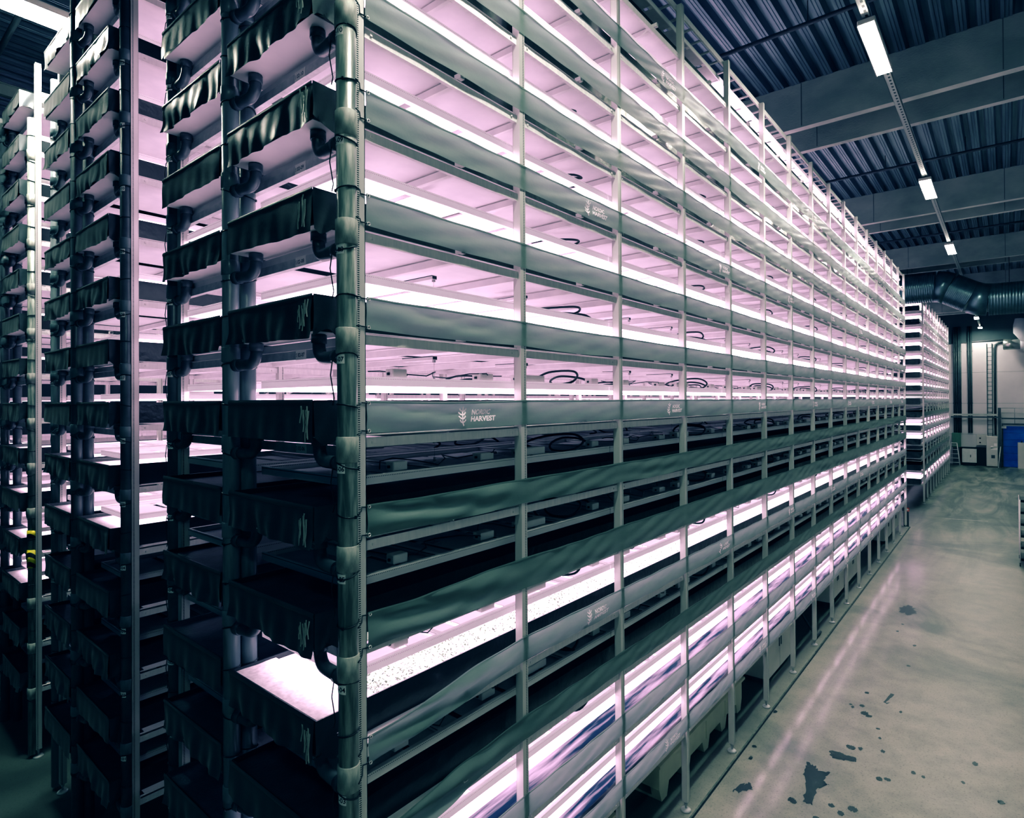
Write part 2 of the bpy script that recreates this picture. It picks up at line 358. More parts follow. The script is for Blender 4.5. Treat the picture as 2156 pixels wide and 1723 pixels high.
def rail_mesh(L): 
    a = MB(); a.box(0, L, -0.006, -0.002, -0.266, -0.208); a.box(0, L, -0.002, 0.0, -0.266, -0.262); a.box(0, L, 0.004, 0.028, -0.196, -0.192); a.box(0, L, 0.004, 0.028, -0.262, -0.258)
    for i in range(int(L / BAY)):
        for dx in (0.10, 1.40):
            a.box(i * BAY + dx - 0.007, i * BAY + dx + 0.007, -0.013, -0.006, -0.243, -0.229)
        xs = i * BAY + 0.85; a.box(xs - 0.02, xs + 0.02, -0.030, 0.03, -0.19, -0.187); a.box(xs - 0.02, xs + 0.02, -0.030, 0.03, -0.156, -0.153); a.box(xs - 0.02, xs - 0.017, -0.030, 0.03, -0.187, -0.156); a.box(xs + 0.017, xs + 0.02, -0.030, 0.03, -0.187, -0.156)
    return a.mesh('shelf_rail', M['alu'])
ME_RAIL = {LEN: rail_mesh(LEN), FAR_LEN: rail_mesh(FAR_LEN)}
a = MB(); a.box(0.0, 0.04, 0.03, 2.42, -0.325, -0.268); ME_ENDB = a.mesh('end_beam', M['steel'])
def clip_mesh():
    a = MB(); a.box(-0.02, 0.02, -0.016, 0.0, -0.2, -0.165); a.box(-0.012, 0.012, -0.017, -0.0161, -0.195, -0.17, 1)
    return a.mesh('clip', [M['alu'], M['black']])
def rack(label, x0, y0, L, rows, nb, near_cross):
    t = thing('growing_rack', label, 'rack', (x0, y0, 0), 'steel growing racks')
    for yy in rows:
        for i in range(nb + 1):
            u = link('upright', ME_UP, t, (i * BAY, yy, 0), (0, 0, pi if i == 0 else 0)); link('foot', ME_FOOT, u)
    for k in TIERS:
        link('shelf_rail', ME_RAIL[L], t, (0, 0.0, T(k))); link('shelf_rail', ME_RAIL[L], t, (0, 2.40, T(k)))
        link('end_beam', ME_ENDB, t, (0, 0, T(k)))
    far = MB()
    for k in TIERS:
        for i in range(int(L / 0.75)):
            if i < near_cross: link('cross_beam', ME_CROSS, t, (i * 0.75, 0, T(k)))
            else: far.box(i * 0.75 + 0.02, i * 0.75 + 0.06, 0.03, 2.42, T(k) - 0.262, T(k) - 0.212)
    o = build(far, 'cross_beam', M['alu'], t); o['kind'] = 'stuff'
    return t
R0 = rack('nearest steel growing rack, fourteen tiers, its long face on the aisle', 0, 0, LEN, (0.0, 2.43), NB, 7)
R1 = rack('second steel growing rack, behind the gap left of the nearest rack', 0, RACK_Y[1], LEN, (0.0, 2.43), NB, 7)
R2 = rack('third steel growing rack at the far side, behind the tall white pipe', 0, RACK_Y[2], LEN, (0.0, 2.43), NB, 7)
RF = rack('distant growing rack beyond the big duct, near the back wall', FAR_X, 0, FAR_LEN, (0.0, 2.43), 10, 7)
# number tags on the end beams of the nearest rack
for k in range(7, 14):
    mb = MB(); mb.box(-0.003, 0.0, -0.06, 0.06, -0.032, 0.032)
    add_text(mb, '02-%02d' % (k - 1), 0.034, lambda u, v: (-0.0036, 0.035 - u, -0.012 + v), 1, 0.015)
    add_text(mb, 'S', 0.034, lambda u, v: (-0.0036, 0.055 - u * 0.7, -0.012 + v), 1, 0.01)
    build(mb, 'number_plate', [M['tag'], M['ink']], R0, (-0.0005, 0.60, T(k) - 0.296))

# trays ---------------------------------------------------------------------
def flap_mesh(W, seed, side=1):
    rnd = random.Random(seed); ph = [rnd.uniform(0, 6.28) for _ in range(6)]; am = rnd.uniform(0.5, 1.4); dr = rnd.uniform(-0.015, 0.02)
    def fn(u, v):
        y = u * W; z = 0.012 - v * (0.238 + dr * sin(u * 3 + ph[0]))
        x = -0.012 - am * v * (0.010 * sin(u * 17 + ph[1] + v * 2) + 0.006 * sin(u * 41 + ph[2]) + 0.008 * sin(u * 7 + v * 5 + ph[3])) - 0.012 * v
        return (x, y, z)
    a = MB(); a.grid(fn, 40, 8)
    a.grid(lambda u, v: (fn(u, 0)[0] - 0.006 * sin(v * pi), u * W, 0.016 - 0.034 * v), 40, 3)      # turned-over hem
    # cloth folded back round the corner, torn and crusted
    a.grid(lambda u, v: (-0.012 + u * 0.20 + 0.0 * v, -0.008 - 0.010 * sin(u * 9 + v * 4 + ph[4]) * v, 0.012 - v * (0.225 + 0.03 * sin(u * 5 + ph[5]))), 10, 8)
    return a.mesh('end_flap', M['flap'])
FLAPS = [flap_mesh(1.025, s) for s in range(6)]
def crust_mesh(seed):
    rnd = random.Random(seed); a = MB()
    for i in range(9):
        y = 0.06 + rnd.uniform(-0.05, 0.05); z0 = -0.02 - rnd.random() * 0.05; L = 0.04 + rnd.random() * 0.13; w = 0.004 + rnd.random() * 0.013
        a.grid(lambda u, v: (-0.034 - 0.006 * sin(u * pi) - 0.004 * v, y + (u - 0.5) * w * (1 - 0.5 * v) + 0.006 * sin(v * 5 + i), z0 - v * L), 4, 8)
    return a.mesh('limescale_crust', M['scale'])
CRUST = [crust_mesh(s) for s in range(3)]
def tray_mesh(L, W, top, name):
    a = MB()
    a.box(0.0, L, 0.012, W - 0.012, -0.200, -0.185, 0); a.box(0.26, L - 0.1, -0.078, 0.012, -0.200, -0.196, 0)                    # white underside
    a.box(0.0, L, 0.010, W - 0.010, -0.185, -0.028, 1, 1, 2)              # body, raft on top
    a.box(0, L, 0.0, 0.010, -0.197, 0.008, 1); a.box(0, L, W - 0.010, W, -0.197, 0.008, 1); a.box(0, 0.01, 0.01, W - 0.01, -0.197, 0.008, 1); a.box(L - 0.01, L, 0.01, W - 0.01, -0.197, 0.008, 1)
    return a.mesh(name, [M['white'], M['liner'], top])
def film_tray(L, W, name):
    a = MB(); a.box(0.0, L, 0.012, W - 0.012, -0.200, -0.185, 0); a.box(0, L, 0.010, W - 0.010, -0.184, -0.15, 1, 1, 2)
    a.grid(lambda u, v: (L * u, -0.004 * sin(u * 90) * sin(v * 3) , -0.2 + 0.215 * v), 160, 4, 3); a.box(0, L, W - 0.010, W, -0.197, 0.008, 1); a.box(0, 0.01, 0.01, W - 0.01, -0.197, 0.008, 1); a.box(L - 0.01, L, 0.01, W - 0.01, -0.197, 0.008, 1)
    return a.mesh(name, [M['white'], M['liner'], M['mat'], M['wettray']])
W = 1.025
TM = {}
for key, L in (('n0', LEN + 0.3), ('n1', LEN + 0.3), ('far', FAR_LEN + 0.2)):
    TM[key, 'mat'] = tray_mesh(L, W, M['mat'], 'trough'); TM[key, 'dark'] = tray_mesh(L, W, M['cover'], 'trough'); TM[key, 'wet'] = film_tray(L, W, 'trough')
def tiername(k): return 'tier tagged %02d' % k if k <= 12 else ('tier above tag 12' if k == 13 else 'topmost tier')
LN = ['aisle side lane', 'rear lane']
XE = [[-0.205, -0.16], [-0.165, -0.17], [-0.165, -0.17]]
for r in range(3):
    for l, (ya, yb) in enumerate(LANES):
        for k in TIERS:
            t = thing('grow_tray', 'black lined grow tray, %s, %s of the %s' % (tiername(k), ['lane facing the aisle', 'far lane'][l], RACKN[r]), 'grow tray', (XE[r][l], RACK_Y[r] + ya, T(k)), 'grow trays of the %s' % RACKN[r])
            link('trough', TM['n0', 'wet' if (r == 0 and k <= 2 and l == 0) else ('mat' if k in LIT[r] and not (r == 0 and l == 1 and k < 7) else 'dark')], t)
            fl = FLAPS[(k * 5 + l * 3 + r) % 6]
            link('end_flap', fl, t)
            if r == 0 and l == 0: link('limescale_crust', CRUST[k % 3], t)
for l, (ya, yb) in enumerate(LANES):
    for k in TIERS:
        t = thing('grow_tray', 'grow tray, %s, %s of the distant rack near the back wall' % (tiername(k), ['aisle lane', 'far lane'][l]), 'grow tray', (FAR_X - 0.1, ya, T(k)), 'grow trays of the distant rack')
        link('trough', TM['far', 'mat' if k in LIT_FAR else 'dark'], t); link('end_flap', FLAPS[(k + l) % 6], t)
        if k == 4 and l == 0: pass
# seedlings in the lit tray of tier 04, aisle lane
def seedlings():
    rnd = random.Random(3); a = MB()
    for i in range(11000):
        x = 0.45 + 8.5 * rnd.random() ** 1.3; y = rnd.uniform(0.02, W - 0.02)
        if (x * 3.3 % 1) < 0.08: continue
        s = rnd.uniform(0.007, 0.016); t = rnd.uniform(0, 6.28); h = rnd.uniform(0.004, 0.022)
        c, sn = cos(t) * s, sin(t) * s
        a.face([(x - c, y - sn, -0.027 + h), (x + sn * 0.5, y - c * 0.5, -0.025 + h), (x + c, y + sn, -0.024 + h + s * 0.4), (x - sn * 0.5, y + c * 0.5, -0.025 + h)])
    return a.mesh('seedlings', M['leaf'])
for o in [o for o in COL.objects if o.name.startswith('grow_tray') and abs(o.location.z - T(4)) < 0.01 and abs(o.location.y - 0.115) < 0.01 and o.location.x < 1]:
    s_ = link('seedlings', seedlings(), o); s_['kind'] = 'stuff'
    mb = MB(); mb.grid(lambda u, v: (0.012 + 0.30 * u, 0.012 + (W - 0.024) * v, -0.010 + 0.003 * sin(v * 40) * sin(u * 9)), 8, 40); build(mb, 'cover_board', M['mat'], o)

# lamp panels ---------------------------------------------------------------
PL = 2.985
def ZB(k): return 0.165 if k >= 9 or k == 4 else (0.19 if k <= 2 else (0.128 if k == 8 else 0.105))
def board_mesh(L, W, lit, name='light_board', n=6):
    # one connected board with open slots across it
    a = MB(); top = 1; bot = 0; z0, z1 = 0.0, 0.008
    xs = []; step = L / n
    for i in range(n):
        xs.append((i * step + (0.03 if i else 0.0), (i + 1) * step - (0.03 if i < n - 1 else 0.0)))
    for i, (xa, xb) in enumerate(xs):
        a.box(xa, xb, 0.012, W - 0.012, z0, z1, 2, bot, top)
        if i < n - 1:
            xc = xs[i + 1][0]
            for yy in (0.012, W / 2 - 0.02, W - 0.052): a.box(xb, xc, yy, yy + 0.04, z0, z1, 2)
    return a.mesh(name, [M['led'] if lit else M['ledoff'], M['boardtop_glow'] if lit else M['boardtop'], M['alu']])
def frame_mesh(L, W, glow):
    a = MB()
    for y0, y1 in ((0.0, 0.010), (W - 0.010, W)):
        a.box(0, L, y0, y1, -0.006, 0.050); 
    a.box(0, L, 0.010, 0.030, 0.046, 0.050); a.box(0, L, W - 0.030, W - 0.010, 0.046, 0.050)
    a.box(0, 0.012, 0.01, W - 0.01, -0.006, 0.05); a.box(L - 0.012, L, 0.01, W - 0.01, -0.006, 0.05)
    for x in (0.75, 2.25): a.box(x - 0.02, x + 0.02, 0.01, W - 0.01, 0.018, 0.044)
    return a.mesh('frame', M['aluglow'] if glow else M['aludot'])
FW = W + 0.03
ME_B = {True: board_mesh(PL, FW, True), False: board_mesh(PL, FW, False)}
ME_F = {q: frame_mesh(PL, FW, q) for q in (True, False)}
FWN = FW - 0.2
ME_BN = {q: board_mesh(PL, FWN, q) for q in (True, False)}
ME_FN = {q: frame_mesh(PL, FWN, q) for q in (True, False)}
def drv(L, wy, h, round_=False):
    a = MB(); a.bbox(0, L, 0, wy, 0, h, 0.006)
    a.box(-0.012, 0, wy * 0.4, wy * 0.6, h * 0.3, h * 0.6, 1); a.box(L, L + 0.03, wy * 0.4, wy * 0.6, h * 0.3, h * 0.55, 1)
    return a.mesh('driver_box', [M['driver'], M['black']])
ME_D1 = drv(0.15, 0.09, 0.055); ME_D2 = drv(0.34, 0.10, 0.06); ME_D3 = drv(0.12, 0.08, 0.06)
def loop_cable(seed):
    rnd = random.Random(seed); a = MB(); pts = []
    r1 = rnd.uniform(0.12, 0.2); 
    ctrl = [(2.0, 0.25, 0.03), (2.12, 0.24, 0.06), (2.25, 0.25 + r1, 0.10), (2.45, 0.22 + r1, 0.16), (2.62, 0.16, 0.17), (2.58, 0.05, 0.12), (2.42, 0.06, 0.06), (2.32, 0.2, 0.05), (2.45, 0.33, 0.09), (2.7, 0.36, 0.14), (2.86, 0.22, 0.11), (2.9, 0.12, 0.03)]
    ctrl = [Vector((x + rnd.uniform(-.04, .04), y + rnd.uniform(-.02, .04), z + rnd.uniform(-.008, .012))) for x, y, z in ctrl]
    C = [ctrl[0]] + ctrl + [ctrl[-1]]
    for i in range(1, len(C) - 2):
        for s in range(6):
            u = s / 6; p0, p1, p2, p3 = C[i - 1:i + 3]
            pts.append(0.5 * ((2 * p1) + (-p0 + p2) * u + (2 * p0 - 5 * p1 + 4 * p2 - p3) * u * u + (-p0 + 3 * p1 - 3 * p2 + p3) * u ** 3))
    a.tube(pts, 0.011, 7)
    return a.mesh('power_cable', M['black'])
ME_C = [loop_cable(s) for s in range(4)]
def thin_cable(seed):
    rnd = random.Random(seed); a = MB()
    pts = [Vector((0.35 + 0.1 * i, 0.18 + 0.14 * sin(i * 1.1 + seed), 0.058 + 0.05 * abs(sin(i * 0.8 + seed)))) for i in range(14)]
    a.tube(pts, 0.0045, 5)
    return a.mesh('thin_cable', M['black'])
ME_TC = [thin_cable(s) for s in range(3)]
_hw = {}
def hwm(h):
    if h not in _hw:
        a = MB(); zt = 0.313 - h; a.tube([(0, 0, 0.05), (0, 0, zt)], 0.0016, 4); a.tube([(0, 0, 0.05), (0, 0, 0.085)], 0.009, 6); a.box(-0.03, 0.03, -0.02, 0.02, 0.045, 0.052); a.box(-0.009, 0.009, -0.009, 0.009, zt - 0.02, zt)
        _hw[h] = a.mesh('hanger_wire', M['wire'])
    return _hw[h]
a = MB(); a.box(-0.022, 0.022, -0.01, 0.34, 0.0, 0.030, 0); a.box(-0.0225, -0.022, -0.01, 0.34, 0.024, 0.030, 1); a.box(-0.022, 0.022, -0.0105, -0.01, 0.003, 0.027, 1); ME_BR = a.mesh('hanger_bracket', [M['alu'], M['black']])
for r, lanes, nj in ((0, (0, 1), 8), (1, (0, 1), 1)):
    for l in lanes:
        ya = LANES[l][0]
        for k in TIERS:
            for j in range(nj):
                lit = k in LIT[r] and not (r == 0 and k == 14 and j < 2) and not (r == 0 and l == 1 and k < 7)
                t = thing('lamp_panel', '%s lamp panel, %s from the corner post, %s, %s, %s' % ('glowing' if lit else 'unlit', ORD[j], ['aisle lane', 'far lane'][l], RACKN[r], tiername(k)), 'lamp panel', (0.02 + j * 2.995, RACK_Y[r] + ya - 0.015 + (0.1 if r else (-0.06 if k <= 2 and l == 0 else 0)), T(k) + (0.05 if r else ZB(k))), 'lamp panels hung over the trays of the %s' % RACKN[r])
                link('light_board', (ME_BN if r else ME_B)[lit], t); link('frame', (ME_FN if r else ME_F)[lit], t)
                if l == 0 and r == 0:
                    link('power_cable', ME_C[(k * 3 + j) % 4], t)
                    if j < 5:
                        for wx in (0.95, 2.05):
                            hw = link('hanger_wire', hwm(ZB(k)), t, (wx, 0.30, 0)); link('hanger_bracket', ME_BR, hw, (0, 0, 0.311 - ZB(k)))
                    if k <= 7:
                        link('driver_box', ME_D1, t, (1.20, 0.06, 0.05)); link('driver_box', ME_D2, t, (1.66, 0.05, 0.05)); link('driver_box', ME_D3, t, (2.78, 0.07, 0.05)); link('driver_box', ME_D3, t, (0.36, 0.05, 0.05))
                        link('thin_cable', ME_TC[(k + j) % 3], t)
                elif j < 3 and k in (5, 6, 7, 8):
                    link('power_cable', ME_C[(k + j) % 4], t); link('driver_box', ME_D2, t, (1.2, 0.4, 0.05))
# all remaining panels, far along the second and third racks and in the distant rack
mb = MB()
def rowp(x0, x1, y, k, lit, FW, zh):
    z = T(k) + zh; n = int((x1 - x0) / 1.5)
    for i in range(n):
        xa = x0 + i * (x1 - x0) / n; xb = xa + (x1 - x0) / n - 0.03
        mb.box(xa, xb, y, y + FW, z - 0.004, z + 0.006, 2, 0 if lit else 3, 1 if lit else 4)
        mb.box(xa, xb, y - 0.01, y, z - 0.006, z + 0.05, 2); mb.box(xa, xb, y + FW, y + FW + 0.01, z - 0.006, z + 0.05, 2)
for k in TIERS:
    for l in (0, 1):
        ya = LANES[l][0] - 0.015
        rowp(3.02, 24.0, RACK_Y[1] + ya + 0.1, k, k in LIT[1], FWN, 0.05); rowp(0.02, 24.0, RACK_Y[2] + ya + 0.1, k, k in LIT[2], FWN, 0.05)
        rowp(FAR_X + 0.02, FAR_X + FAR_LEN, ya, k, k in LIT_FAR, FW, ZB(k))
o = build(mb, 'lamp_panels', [M['led'], M['boardtop_glow'], M['alu'], M['ledoff'], M['boardtop']]); o['kind'] = 'stuff'
tag(o, 'rows of lamp panels receding deep inside the second, third and distant racks', 'lamp panels')

# banners -------------------------------------------------------------------
LOGOS = {7: [0.98, 4.19, 7.3, 10.54, 13.8, 17.0, 20.3, 22.9], 10: [2.57, 5.74, 8.91, 12.1, 15.3], 13: [4.1, 7.35, 10.6], 4: [2.54, 5.68, 8.83, 12.0, 15.2], 1: [0.9, 4.06, 7.21, 10.25, 13.4, 16.6]}
def hsh(*a): 
    v = sin(sum((i + 1) * 12.9898 * x for i, x in enumerate(a)) + 4.1) * 43758.5453
    return v - math.floor(v)
BH = 0.185
def ban(k, x, v, far=0):
    """banner surface of tier k: x along the rack, v 0 top .. 1 bottom -> (y, z)"""
    i = math.floor(x / BAY); u = x / BAY - i
    a1 = hsh(k, i, 1); a2 = hsh(k, i, 2); a3 = hsh(k, i, 3)
    env = sin(pi * u); tight = env ** 0.6 if env > 0 else 0
    low = 1.0 if k <= 6 else 0.6
    y = -0.040 - 0.020 * a1 * low * tight * sin(pi * v)
    y += -0.011 * low * a2 * tight * sin(2 * pi * (v * (0.9 + a3) + u * (1.2 * a1 - 0.6) + a2)) * (0.3 + 0.7 * v)
    y += -0.005 * tight * sin(2 * pi * (u * (2 + 2 * a3) + v * 1.7 + a1))
    top = -0.012 * a3 * env
    bot = -0.02 * a2 * env
    if i == 0 and k <= 8:
        f = (1 - u)
        y += -0.022 * f * sin(2 * pi * (v * 1.25 - 0.9 * u + 0.1 * k)) * (u * 4 if u < 0.25 else 1) * (1.7 if k <= 6 else 0.8)
        if k in (3, 4): top -= 0.13 * f ** 1.2; bot -= 0.115 * f ** 1.2
        elif k == 7 or k == 6: top -= 0.0
    if k == 5: bot -= 0.05
    if k == 5 and i == 0: top -= 0.02 * (1 - u)
    z = T(k) + 0.006 + top * (1 - v) + bot * v - v * BH
    return y, z
def logo(parent, k, xc, yoff=0.0):
    s = 0.049
    def pf(u0, v0):
        def fn(u, v):
            x = xc + u0 + u; vv = (0.5 * BH - (v0 + v)) / BH
            y, z = ban(k, x, vv); return (x, y - 0.006, z)
        return fn
    a = MB()
    add_text(a, 'NORDIC', s, pf(-0.075, 0.004), 0, 0.035, 0.12, 0.195); add_text(a, 'HARVEST', s, pf(-0.085, -0.043), 0, 0.035, 0.18, 0.26)
    build(a, 'lettering', M['logo'], parent)
    a = MB(); f = pf(-0.19, -0.07)
    w = 0.0055
    stem = [(0.035, 0.13), (0.034, 0.10), (0.026, 0.07), (0.020, 0.045), (0.024, 0.02), (0.038, -0.002)]
    def stroke(pts, w):
        L, R_ = [], []
        for i, p in enumerate(pts):
            q = pts[min(i + 1, len(pts) - 1)]; p0 = pts[max(i - 1, 0)]
            d = Vector((q[0] - p0[0], q[1] - p0[1])).normalized(); n = Vector((-d.y, d.x)) * w
            L.append((p[0] + n.x, p[1] + n.y)); R_.append((p[0] - n.x, p[1] - n.y))
        for i in range(len(pts) - 1): a.face([f(*L[i]), f(*L[i + 1]), f(*R_[i + 1]), f(*R_[i])])
    stroke(stem, w)
    for cx, cy in ((0.034, 0.098), (0.028, 0.073), (0.021, 0.047), (0.023, 0.021)):
        stroke([(cx - 0.032, cy + 0.020), (cx - 0.018, cy + 0.006), (cx, cy), (cx + 0.018, cy + 0.006), (cx + 0.032, cy + 0.020)], w)
    build(a, 'emblem', M['logo'], parent)
for k in range(1, 14):
    t = thing('side_banner', 'plain grey green banner along the aisle face, %s' % tiername(k), 'banner', (0, 0, 0), 'cloth banners along the aisle face')
    if k in LOGOS: t['label'] = 'grey green banner with white lettering along the aisle face, %s' % tiername(k)
    a = MB(); X0, X1 = 0.035, 24.06; nx, nz = 400, 10
    def fn(u, v):
        x = X0 + (X1 - X0) * (u ** 1.35); y, z = ban(k, x, v); return (x, y, z)
    a.grid(fn, nx, nz)
    a.grid(lambda u, v: (lambda p: (p[0], p[1] - 0.0035 - 0.002 * sin(v * pi), p[2] + 0.003 - v * 0.014))(fn(u, 0)), nx, 2)
    build(a, 'cloth', M['banner'], t)
    for v in (0.06, 0.94):
        a = MB()
        y, z = ban(k, 0.05, v); ring = [(0.05 + 0.009 * cos(q), y - 0.004, z + 0.009 * sin(q)) for q in [2 * pi * i / 10 for i in range(11)]]; a.tube(ring, 0.003, 5); build(a, 'eyelet', M['alu'], t)
        b = MB(); b.tube([(0.05, y - 0.004, z), (0.0, -0.036, z + 0.004), (-0.05, -0.10, z - 0.004), (-0.10, -0.135, z - 0.012)], 0.004, 5); build(b, 'tie_cord', M['black'], t)
    for xc in LOGOS.get(k, ()): logo(t, k, xc)
# banners of the distant rack (a few pixels each)
a = MB(); a.grid(lambda u, v: (FAR_LEN * u, -0.04 - 0.012 * sin(u * 31) * sin(v * pi), 0.005 - v * 0.185), 60, 4); me = a.mesh('side_banner', M['banner'])
for k in range(1, 14):
    tag(link('side_banner', me, None, (FAR_X, 0, T(k))), 'cloth banner on the %s of the distant rack near the back wall' % tiername(k), 'banner', 'cloth banners on the distant rack')

# drain pipes ----------------------------------------------------------------
RP = 0.055
def bend_mesh(dx, dy):
    # goose-neck: socket under the tray, U down, then level into the pipe (pipe axis at origin, tray outlet at dx,dy)
    a = MB(); d = Vector((dx, dy, 0)); L = d.length; e = d / L; pts = []
    zt = -0.20; zb = -0.345; r = min(0.075, L * 0.45)
    pts += [(dx, dy, zt), (dx, dy, zb + r)]
    for q in range(1, 7):
        t = q / 6 * pi / 2
        p = Vector((dx, dy, 0)) - e * (r * (1 - cos(t))); pts.append((p.x, p.y, zb + r - r * sin(t)))
    pts.append((0, 0, zb))
    a.tube(pts, 0.038, 12); a.tube([(dx, dy, zt - 0.005), (dx, dy, zt - 0.055)], 0.046, 12)
    m = d * 0.38; a.tube([(m.x, m.y, zb), (m.x - e.x * 0.05, m.y - e.y * 0.05, zb)], 0.044, 12)
    return a.mesh('trap_bend', M['trap'])
a = MB(); a.tube([(0, 0, -0.17), (0, 0, -0.175), (0, 0, -0.31), (0, 0, -0.315)], [RP + 0.001, RP + 0.007, RP + 0.007, RP + 0.001], 20); ME_COL = a.mesh('collar', M['scale'])
a = MB(); a.tube([(0, 0, -0.20), (0, 0, -0.205), (0, 0, -0.30), (0, 0, -0.305)], [RP + 0.001, RP + 0.006, RP + 0.006, RP + 0.001], 20); ME_COL2 = a.mesh('collar', M['pvc2'])
def tie(z0, tilt):
    a = MB(); pts = [((RP + 0.003) * cos(2 * pi * i / 18), (RP + 0.003) * sin(2 * pi * i / 18), z0 + tilt * cos(2 * pi * i / 18)) for i in range(19)]
    a.tube(pts, 0.0045, 5); a.box(-0.062, -0.054, -0.02, -0.008, z0 - tilt - 0.008, z0 - tilt + 0.008)
    return a.mesh('zip_tie', M['black'])
ME_TIE = [tie(0.02, 0.012), tie(-0.33, 0.02)]
a = MB()
pts = [(0.0, 0.055, -0.33), (0.0, 0.10, -0.36), (0.0, 0.115, -0.45), (0.0, 0.09, -0.58), (0, 0.10, -0.62)]
a.tube(pts, 0.0035, 5); ME_DL = a.mesh('drip_cord', M['black'])
def tag_mesh(txt, face):
    a = MB(); r = RP + 0.0015; hw = 0.03
    a0 = face - radians(112); a1 = face - radians(14)
    a.grid(lambda u, v: (r * cos(a0 + (a1 - a0) * u), r * sin(a0 + (a1 - a0) * u), (v - 0.5) * 2 * hw * 0.85), 12, 1, 0, False)
    r2 = r + 0.0008; arc = (a1 - a0) * r
    add_text(a, txt, 0.036, lambda u, v: (r2 * cos(a0 + (0.006 + u) / r), r2 * sin(a0 + (0.006 + u) / r), v - 0.013), 1, 0.02, 0, arc * 0.9)
    return a.mesh('number_tag', [M['tag'], M['ink']])
def pipe(label, x, y, top, matk, bend, collar, tags=None, ties=True, cord=False, tz=None):
    t = thing('drain_pipe', label, 'pipe', (x, y, 0), 'tall plastic drain pipes at the rack ends')
    a = MB(); a.tube([(0, 0, 0.05), (0, 0, top)], RP, 24); build(a, 'pipe_run', M[matk], t)
    bm = bend_mesh(*bend) if bend else None
    face = atan2(CAM.y - y, CAM.x - x)
    for k in TIERS:
        if T(k) > top + 0.1: continue
        if bm: link('trap_bend', bm, t, (0, 0, T(k)))
        if collar: link('collar', collar, t, (0, 0, T(k) - 0.02))
        if ties:
            link('zip_tie', ME_TIE[0], t, (0, 0, T(k) - 0.04), (0, 0, k * 1.3)); link('zip_tie', ME_TIE[1], t, (0, 0, T(k) - 0.02), (0, 0, k * 2.1))
        if cord: link('drip_cord', ME_DL, t, (0, 0, T(k)), (0, 0, 0.3))
        if tags and k <= 12:
            link('number_tag', tag_mesh('%s-%02d' % (tags, k), face), t, (0, 0, tz(k)))
    return t
pipe('grey green limescaled drain pipe at the front corner of the nearest rack', -0.12, -0.072, 9.3, 'pvc', (0.02, 0.31), ME_COL, '02', True, True, lambda k: T(k + 1) - 0.366)
pipe('blue grey drain pipe midway along the nearest rack end, foremost of its pair', -0.15, 1.25, 9.3, 'pvc2', (0.05, -0.26), ME_COL2)
pipe('blue grey drain pipe midway along the nearest rack end, rearmost of its pair', -0.03, 1.25, 9.3, 'pvc2', None, ME_COL2)
pipe('dark tagged drain pipe at the rear corner of the nearest rack', -0.03, 2.53, 9.3, 'trap', (0.0, -0.25), ME_COL2, '02', True, True, lambda k: T(k + 1) - 0.358)
pipe('dark tagged drain pipe at the front corner of the second rack', -0.05, 3.61, 9.3, 'trap', (0.02, 0.30), ME_COL2, '03', True, False, lambda k: T(k + 1) - 0.358)
pipe('dark drain pipe midway along the second rack end, foremost of its pair', -0.15, 4.81, 9.3, 'trap', (0.05, -0.24), ME_COL2)
pipe('dark drain pipe midway along the second rack end, rearmost of its pair', -0.05, 4.81, 9.3, 'trap', None, ME_COL2)
pipe('dark tagged drain pipe at the rear corner of the second rack', -0.03, 6.14, 8.75, 'pvc2', (0.0, -0.27), ME_COL2, '03', True, True, lambda k: T(k + 1) - 0.358)
pw = pipe('pale brightly lit drain pipe at the front corner of the third rack', -0.05, 7.20, 8.6, 'pvc', (0.02, 0.30), ME_COL, None)
pipe('dark drain pipe midway along the third rack end, foremost of its pair', -0.10, 8.58, 9.0, 'trap', (0.05, -0.24), ME_COL2)
pipe('dark drain pipe midway along the third rack end, rearmost of its pair', 0.02, 8.45, 9.0, 'trap', None, ME_COL2)
# hazard tape wound round the pale pipe
M['haz'] = None
m, nt, out = new_mat('yellow and black hazard stripes'); b = N(nt, 'ShaderNodeBsdfPrincipled'); b.inputs['Roughness'].default_value = 0.4
tc = N(nt, 'ShaderNodeTexCoord'); wv = N(nt, 'ShaderNodeTexWave'); wv.inputs['Scale'].default_value = 5; wv.bands_direction = 'DIAGONAL'
nt.links.new(tc.outputs['Object'], wv.inputs['Vector'])
nt.links.new(ramp(nt, wv.outputs['Fac'], [(0.45, (0.01, 0.01, 0.012)), (0.55, (0.75, 0.70, 0.04))]), b.inputs['Base Color']); nt.links.new(b.outputs[0], out.inputs[0]); M['haz'] = m
a = MB(); zt = 2.95; a.tube([(0, 0, zt), (0, 0, zt + 0.10)], RP + 0.010, 20); build(a, 'hazard_tape', m, pw)
a = MB(); a.tube([(0, 0, zt - 0.40), (0, 0, zt - 0.16)], RP + 0.010, 20); build(a, 'hazard_tape', m, pw)

# cable ladder on top of the nearest rack ---------------------------------------
t = thing('cable_ladder', 'pale cable ladder lying along the top of the nearest rack', 'cable ladder', (0, 0, 9.30))
for yy in (0.035, 0.47):
    a = MB(); a.box(0, 24.2, yy, yy + 0.02, 0, 0.07); build(a, 'stringer', M['alu'], t)
a = MB(); a.box(0, 24.2, 0.34, 0.355, 0.012, 0.022); build(a, 'stringer', M['alu'], t)
a = MB(); a.box(-0.014, 0.014, 0.05, 0.475, 0.0, 0.02); me = a.mesh('rung', M['alu'])
for i in range(80): link('rung', me, t, (0.15 + i * 0.3, 0, 0))
for r_, y0 in ((1, RACK_Y[1]),):
    mb = MB()

